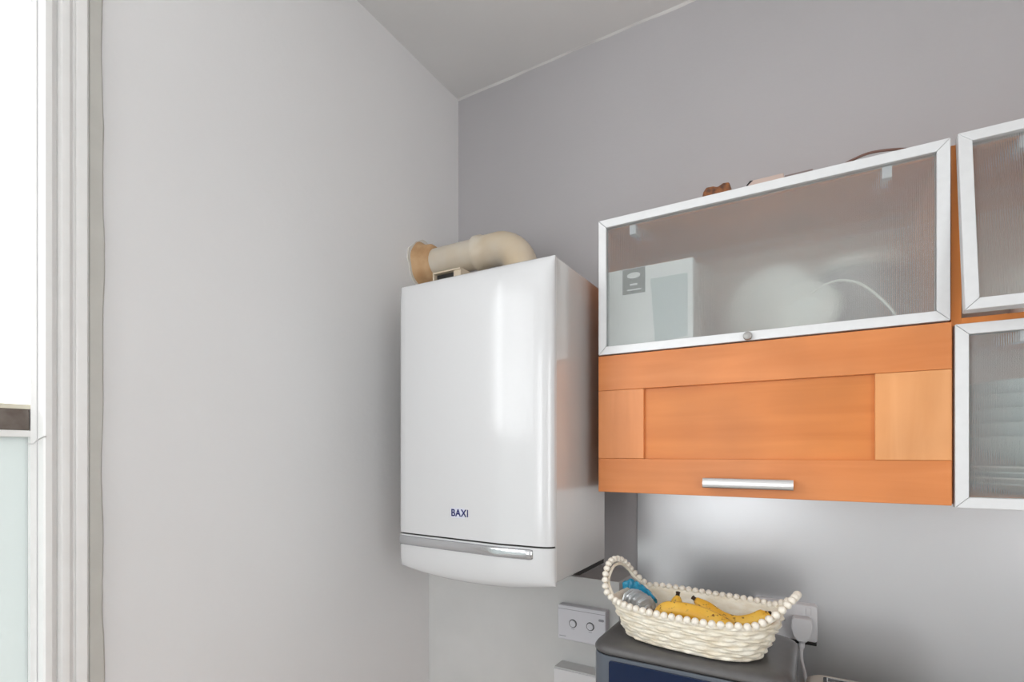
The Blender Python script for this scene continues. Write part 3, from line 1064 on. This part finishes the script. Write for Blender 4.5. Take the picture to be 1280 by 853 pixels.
def loft(bm, secs):
    rings = [[bm.verts.new((x, y, z)) for x, y in pts] for pts, z in secs]
    n = len(rings[0])
    for a, b in zip(rings, rings[1:]):
        for k in range(n):
            bm.faces.new((a[k], a[(k + 1) % n], b[(k + 1) % n], b[k]))
    bm.faces.new(rings[0][::-1])
    bm.faces.new(rings[-1])
    return bm


def fr(d, r=0.045):
    return rrect(FX0 + d, FX1 - d, FYF + d, FYB - d, r, 9)


bm = bmesh.new()
loft(bm, [(fr(0.012), 0.905), (fr(0.004), 0.915), (fr(0.0), 0.95), (fr(0.0), 1.15), (fr(0.001), 1.1565)])
obj('body', bm, M['fryer_front'], af, smooth=True, angle=50)
bm = bmesh.new()
loft(bm, [(fr(0.004), 1.156), (fr(0.004), 1.1605)])
obj('seam', bm, M['black'], af, smooth=True)
bm = bmesh.new()
loft(bm, [(fr(0.001), 1.160), (fr(-0.001), 1.163), (fr(-0.001), 1.168), (fr(0.003), 1.1745), (fr(0.010), 1.178), (fr(0.020), 1.1793), (fr(0.026), 1.1793)])
obj('lid', bm, M['fryer'], af, smooth=True, angle=60)
bm = bmesh.new()
prism(bm, rrect(0.833, 1.141, 1.050, 1.149, 0.006, 4), 'y', FYF - 0.003, FYF + 0.004)
obj('control_panel', bm, M['screen'], af, bevel=0.001)
bm = bmesh.new()
prism(bm, rrect(0.825, 1.149, 0.925, 1.035, 0.01, 4), 'y', FYF - 0.006, FYF + 0.004)
dr = obj('drawer', bm, M['fryer'], af, bevel=0.002)
bm = bmesh.new()
tube(bm, cr([(0.93, FYF - 0.006, 0.985), (0.935, FYF - 0.045, 0.985), (1.04, FYF - 0.045, 0.985), (1.045, FYF - 0.006, 0.985)], 6), 0.010, 12)
obj('handle', bm, M['fryer'], dr, smooth=True)
for (x, y) in ((0.83, -0.54), (1.145, -0.54), (0.83, -0.34), (1.145, -0.34)):
    bm = bmesh.new()
    lathe(bm, [(0, 0), (0.012, 0), (0.012, 0.007), (0, 0.007)], 16, Matrix.Translation((x, y, 0.90)))
    obj('foot', bm, M['black'], af)

# ------------------------------------------------------------------ toaster (only its top edge is in view)
TX0, TX1, TYF, TYB, TT = 1.198, 1.49, -0.370, -0.212, 1.072
ts = thing('toaster', 'cream toaster with a black slot beside the air fryer', 'toaster', (1.35, -0.26, 0.90))
bm = bmesh.new()


def tr(d, r=0.03):
    return rrect(TX0 + d, TX1 - d, TYF + d, TYB - d, r, 7)


loft(bm, [(tr(0.006), 0.907), (tr(0), 0.925), (tr(0), 1.052), (tr(0.004), 1.064), (tr(0.012), TT - 0.001), (tr(0.02), TT)])
obj('body', bm, M['cream'], ts, smooth=True, angle=60)
for y in (-0.321, -0.261):
    bm = bmesh.new()
    prism(bm, rrect(1.235, 1.475, y - 0.018, y + 0.018, 0.006, 4), 'z', TT, TT + 0.0025)
    s = obj('bread_slot', bm, M['black'], ts)
    bm = bmesh.new()
    for (a, b, c, d) in ((1.242, 1.468, y - 0.0135, y - 0.0115), (1.242, 1.468, y + 0.0115, y + 0.0135), (1.242, 1.244, y - 0.0115, y + 0.0115), (1.466, 1.468, y - 0.0115, y + 0.0115)):
        box(bm, a, b, c, d, TT + 0.0025, TT + 0.004)
    obj('slot_rim', bm, M['steel'], s)
for (x, y) in ((1.24, -0.34), (1.465, -0.34), (1.24, -0.24), (1.465, -0.24)):
    obj('foot', B(x - 0.01, x + 0.01, y - 0.01, y + 0.01, 0.90, 0.908), M['black'], ts)

# ------------------------------------------------------------------ basket
BC = Vector((0.985, -0.458, FT))
ANG = R(-7)
bk = thing('wicker_basket', 'cream woven basket edged with wooden beads on the air fryer', 'basket', tuple(BC))


def se(a, ra, rb, n=3.0):
    c, s = math.cos(a), math.sin(a)
    return (ra * math.copysign(abs(c) ** (2 / n), c), rb * math.copysign(abs(s) ** (2 / n), s))


def arcparam(ra, rb, N, n=3.0):
    """points equally spaced along the superellipse"""
    fine = [se(2 * PI * k / 2000, ra, rb, n) for k in range(2001)]
    L = [0]
    for p, q in zip(fine, fine[1:]):
        L.append(L[-1] + math.hypot(q[0] - p[0], q[1] - p[1]))
    out = []
    j = 0
    for k in range(N):
        t = L[-1] * k / N
        while L[j + 1] < t:
            j += 1
        f = (t - L[j]) / (L[j + 1] - L[j])
        out.append((fine[j][0] + (fine[j + 1][0] - fine[j][0]) * f, fine[j][1] + (fine[j + 1][1] - fine[j][1]) * f))
    return out


def bw(x, y, z):
    ca, sa = math.cos(ANG), math.sin(ANG)
    return Vector((BC.x + x * ca - y * sa, BC.y + x * sa + y * ca, BC.z + z))


HB = 0.076
NR, NS, NV = 9, 420, 72
bm = bmesh.new()
rows = []
for j in range(NV + 1):
    v = j / NV
    g = v ** 0.8
    ra, rb = 0.140 + (0.176 - 0.140) * g, 0.088 + (0.118 - 0.088) * g
    ps = arcparam(ra, rb, NS)
    row = []
    for i, (x, y) in enumerate(ps):
        rr = int(min(v * NR, NR - 1e-6))
        ph = v * NR - rr
        u = i / NS
        wv = 1 if rr % 2 == 0 else -1
        jit = math.sin(u * 2 * PI * 13 + rr * 2.3) * 0.35
        d = 0.0034 * math.sin(PI * ph) ** 0.7 + 0.0026 * wv * math.sin(u * 2 * PI * 21 + rr * 0.8 + jit * 2) * math.sin(PI * ph)
        d += 0.0009 * math.sin((ph * 3 + u * 120) * 2 * PI + rr)
        nrm = Vector((x / ra ** 2, y / rb ** 2)).normalized()
        e = ((x / ra) ** 2)
        zz = v * HB + 0.006 * v * e + 0.0018 * math.sin(u * 2 * PI * 9 + rr * 1.7) * (v * (1 - v) * 4)
        row.append(bm.verts.new(bw(x + nrm.x * d, y + nrm.y * d, 0.0025 + zz)))
    rows.append(row)
for a, b in zip(rows, rows[1:]):
    for k in range(NS):
        q = (k + 1) % NS
        bm.faces.new((a[k], a[q], b[q], b[k]))
# inner skin, folded over the rim
inner = []
for j in range(8):
    v = 1 - j / 7
    g = v ** 0.8
    ra, rb = 0.134 + (0.171 - 0.134) * g, 0.082 + (0.113 - 0.082) * g
    ps = arcparam(ra, rb, NS)
    row = []
    for i, (x, y) in enumerate(ps):
        u = i / NS
        d = 0.0016 * math.sin(u * 2 * PI * 40 + j * PI)
        nrm = Vector((x / ra ** 2, y / rb ** 2)).normalized()
        row.append(bm.verts.new(bw(x + nrm.x * d, y + nrm.y * d, 0.022 + v * (HB - 0.0195) + 0.006 * v * (x / ra) ** 2)))
    inner.append(row)
allr = [rows[-1]] + inner
for a, b in zip(allr, allr[1:]):
    for k in range(NS):
        q = (k + 1) % NS
        bm.faces.new((a[k], a[q], b[q], b[k]))
bm.faces.new(inner[-1])
bm.faces.new(rows[0][::-1])
obj('woven_body', bm, M['wicker'], bk, smooth=True, angle=180)

# bead string: along both long rims and up over the two handles
RZ_ = HB + 0.005
ra, rb = 0.176, 0.118


def rimpt(a, dz=0.0):
    x, y = se(R(a), ra, rb)
    return bw(x, y, RZ_ + dz + 0.006 * (x / ra) ** 2)


ctrl = [rimpt(a) for a in (222, 232, 245, 258, 270, 282, 295, 308, 318)]            # front rim, left to right
ctrl += [bw(0.170, -0.062, RZ_ + 0.018), bw(0.187, -0.046, RZ_ + 0.034), bw(0.199, -0.020, RZ_ + 0.048), bw(0.203, 0.010, RZ_ + 0.052),
         bw(0.198, 0.040, RZ_ + 0.045), bw(0.186, 0.066, RZ_ + 0.028)]
ctrl += [rimpt(a) for a in (42, 52, 65, 78, 90, 102, 115, 128, 138)]                # back rim, right to left
ctrl += [bw(-0.176, 0.080, RZ_ + 0.030), bw(-0.186, 0.058, RZ_ + 0.055), bw(-0.192, 0.028, RZ_ + 0.073), bw(-0.195, -0.006, RZ_ + 0.076),
         bw(-0.193, -0.036, RZ_ + 0.066), bw(-0.186, -0.062, RZ_ + 0.042), bw(-0.172, -0.080, RZ_ + 0.016)]
path = cr(ctrl, 24, closed=True)
bm = bmesh.new()
tube(bm, path[::4], 0.0022, 8, closed=True)
obj('bead_cord', bm, M['bead_cord'], bk, smooth=True)
L = [0.0]
for a, b in zip(path, path[1:] + path[:1]):
    L.append(L[-1] + (b - a).length)
NBEAD = min(98, int(L[-1] / 0.0158))
bm = bmesh.new()
bmesh.ops.create_uvsphere(bm, u_segments=20, v_segments=12, radius=0.0080)
bmesh.ops.scale(bm, verts=bm.verts, vec=(1, 1, 0.92))
bead_me = bpy.data.meshes.new('bead')
bm.to_mesh(bead_me)
bm.free()
bead_me.materials.append(M['bead'])
for p in bead_me.polygons:
    p.use_smooth = True
j = 0
cum = L
pp = path + path[:1]
for k in range(NBEAD):
    t = L[-1] * k / NBEAD
    while cum[j + 1] < t:
        j += 1
    f = (t - cum[j]) / (cum[j + 1] - cum[j])
    c = pp[j].lerp(pp[j + 1], f)
    o = bpy.data.objects.new('bead', bead_me)
    COL.objects.link(o)
    o.parent = bk
    o.location = c - BC
    d = (pp[j + 1] - pp[j]).normalized()
    o.rotation_euler = d.to_track_quat('Z', 'Y').to_euler()
# flat woven inner bands of the two handles
bm = bmesh.new()
hp = cr([rimpt(318, -0.006), bw(0.166, -0.056, RZ_ + 0.008), bw(0.182, -0.040, RZ_ + 0.024), bw(0.193, -0.016, RZ_ + 0.038), bw(0.196, 0.010, RZ_ + 0.042), bw(0.191, 0.036, RZ_ + 0.035),
         bw(0.180, 0.060, RZ_ + 0.018), rimpt(42, -0.006)], 6)
tube(bm, hp, 0.0036, 8)
obj('handle_band', bm, M['wicker'], bk, smooth=True)
bm = bmesh.new()
hp = cr([rimpt(138, -0.006), bw(-0.172, 0.072, RZ_ + 0.022), bw(-0.180, 0.052, RZ_ + 0.045), bw(-0.185, 0.024, RZ_ + 0.062), bw(-0.187, -0.006, RZ_ + 0.065),
         bw(-0.185, -0.034, RZ_ + 0.055), bw(-0.179, -0.058, RZ_ + 0.032), rimpt(222, -0.006)], 6)
tube(bm, hp, 0.0036, 8)
obj('handle_band', bm, M['wicker'], bk, smooth=True)


# ------------------------------------------------------------------ fruit and packet in the basket
def banana(ctrl, rmax, label, tipstart=False):
    path = cr(ctrl, 8)
    n = len(path)
    rad = []
    for i in range(n):
        t = i / (n - 1)
        r = rmax * min(1, (0.30 + 3.2 * t), (0.22 + 3.6 * (1 - t)))
        r = rmax * (1 - (1 - r / rmax) ** 1.6)
        rad.append(r)
    c = sum((p for p in path), Vector()) / n
    root = thing('banana', label, 'banana', (c.x, c.y, c.z - rmax))
    bm = bmesh.new()
    tube(bm, path, rad, 30, shape=lambda a: 1 + 0.045 * math.cos(5 * a))
    obj('peel', bm, M['banana'], root, smooth=True, angle=80)
    # stem end
    d = (path[0] - path[2]).normalized()
    bm = bmesh.new()
    tube(bm, [path[0] - d * 0.004, path[0] + d * 0.003, path[0] + d * 0.007, path[0] + d * 0.010], [rad[0] * 0.9, 0.0046, 0.0044, 0.0054], 12)
    obj('stem', bm, M['banana_tip'], root, smooth=True)
    d = (path[-1] - path[-3]).normalized()
    bm = bmesh.new()
    tube(bm, [path[-1] - d * 0.003, path[-1] + d * 0.002, path[-1] + d * 0.005], [rad[-1] * 0.98, rad[-1] * 0.7, rad[-1] * 0.35], 12)
    obj('blossom_tip', bm, M['banana_tip'], root, smooth=True)
    return root


banana([(1.085, -0.512, 1.226), (1.060, -0.508, 1.234), (1.023, -0.503, 1.246), (0.982, -0.500, 1.252), (0.940, -0.500, 1.250), (0.911, -0.502, 1.241)], 0.0210,
       'thick spotted yellow banana lying at the front of the basket')
banana([(0.985, -0.430, 1.264), (1.010, -0.440, 1.251), (1.041, -0.460, 1.240), (1.073, -0.465, 1.235), (1.104, -0.460, 1.242), (1.127, -0.452, 1.255), (1.136, -0.450, 1.263)], 0.0165,
       'slimmer yellow banana curving up to the right end of the basket')
banana([(0.945, -0.435, 1.268), (0.946, -0.446, 1.252), (0.955, -0.456, 1.234), (0.975, -0.460, 1.222), (0.992, -0.456, 1.218)], 0.0130,
       'banana hidden behind the others, only its left dark stem showing')

pk = thing('plastic_packet', 'crinkled clear plastic packet with a bright blue top strip in the basket', 'packet', (0.855, -0.43, 1.186))
bm = bmesh.new()
pth = cr([(0.838, -0.437, 1.241), (0.852, -0.450, 1.243), (0.870, -0.462, 1.239), (0.890, -0.476, 1.233)], 22)
n = len(pth)
rad = []
for i in range(n):
    t = i / (n - 1)
    rad.append(0.028 * (min(1, 0.35 + 4 * t, 0.5 + 3 * (1 - t))) * (1 + 0.07 * math.sin(i * 1.9) + 0.05 * math.sin(i * 0.7)))
tube(bm, pth, rad, 28, shape=lambda a: 1 + 0.03 * math.sin(9 * a))
obj('clear_film', bm, M['film'], pk, smooth=True, angle=60)
bm = bmesh.new()
sp = cr([(0.803, -0.392, 1.262), (0.826, -0.392, 1.268), (0.848, -0.408, 1.264), (0.872, -0.422, 1.258), (0.894, -0.440, 1.250)], 8)
tube(bm, sp, [0.006 + 0.0075 * min(1, 0.4 + 4 * i / (len(sp) - 1), 0.2 + 2.2 * (1 - i / (len(sp) - 1))) * (1 + 0.22 * math.sin(i * 1.1)) for i in range(len(sp))], 14,
     shape=lambda a: 1 + 0.18 * math.cos(3 * a) + 0.1 * math.sin(5 * a))
b_ = obj('blue_strip', bm, M['blue_film'], pk, smooth=True, angle=40)
b_['label'] = 'bright blue strip'
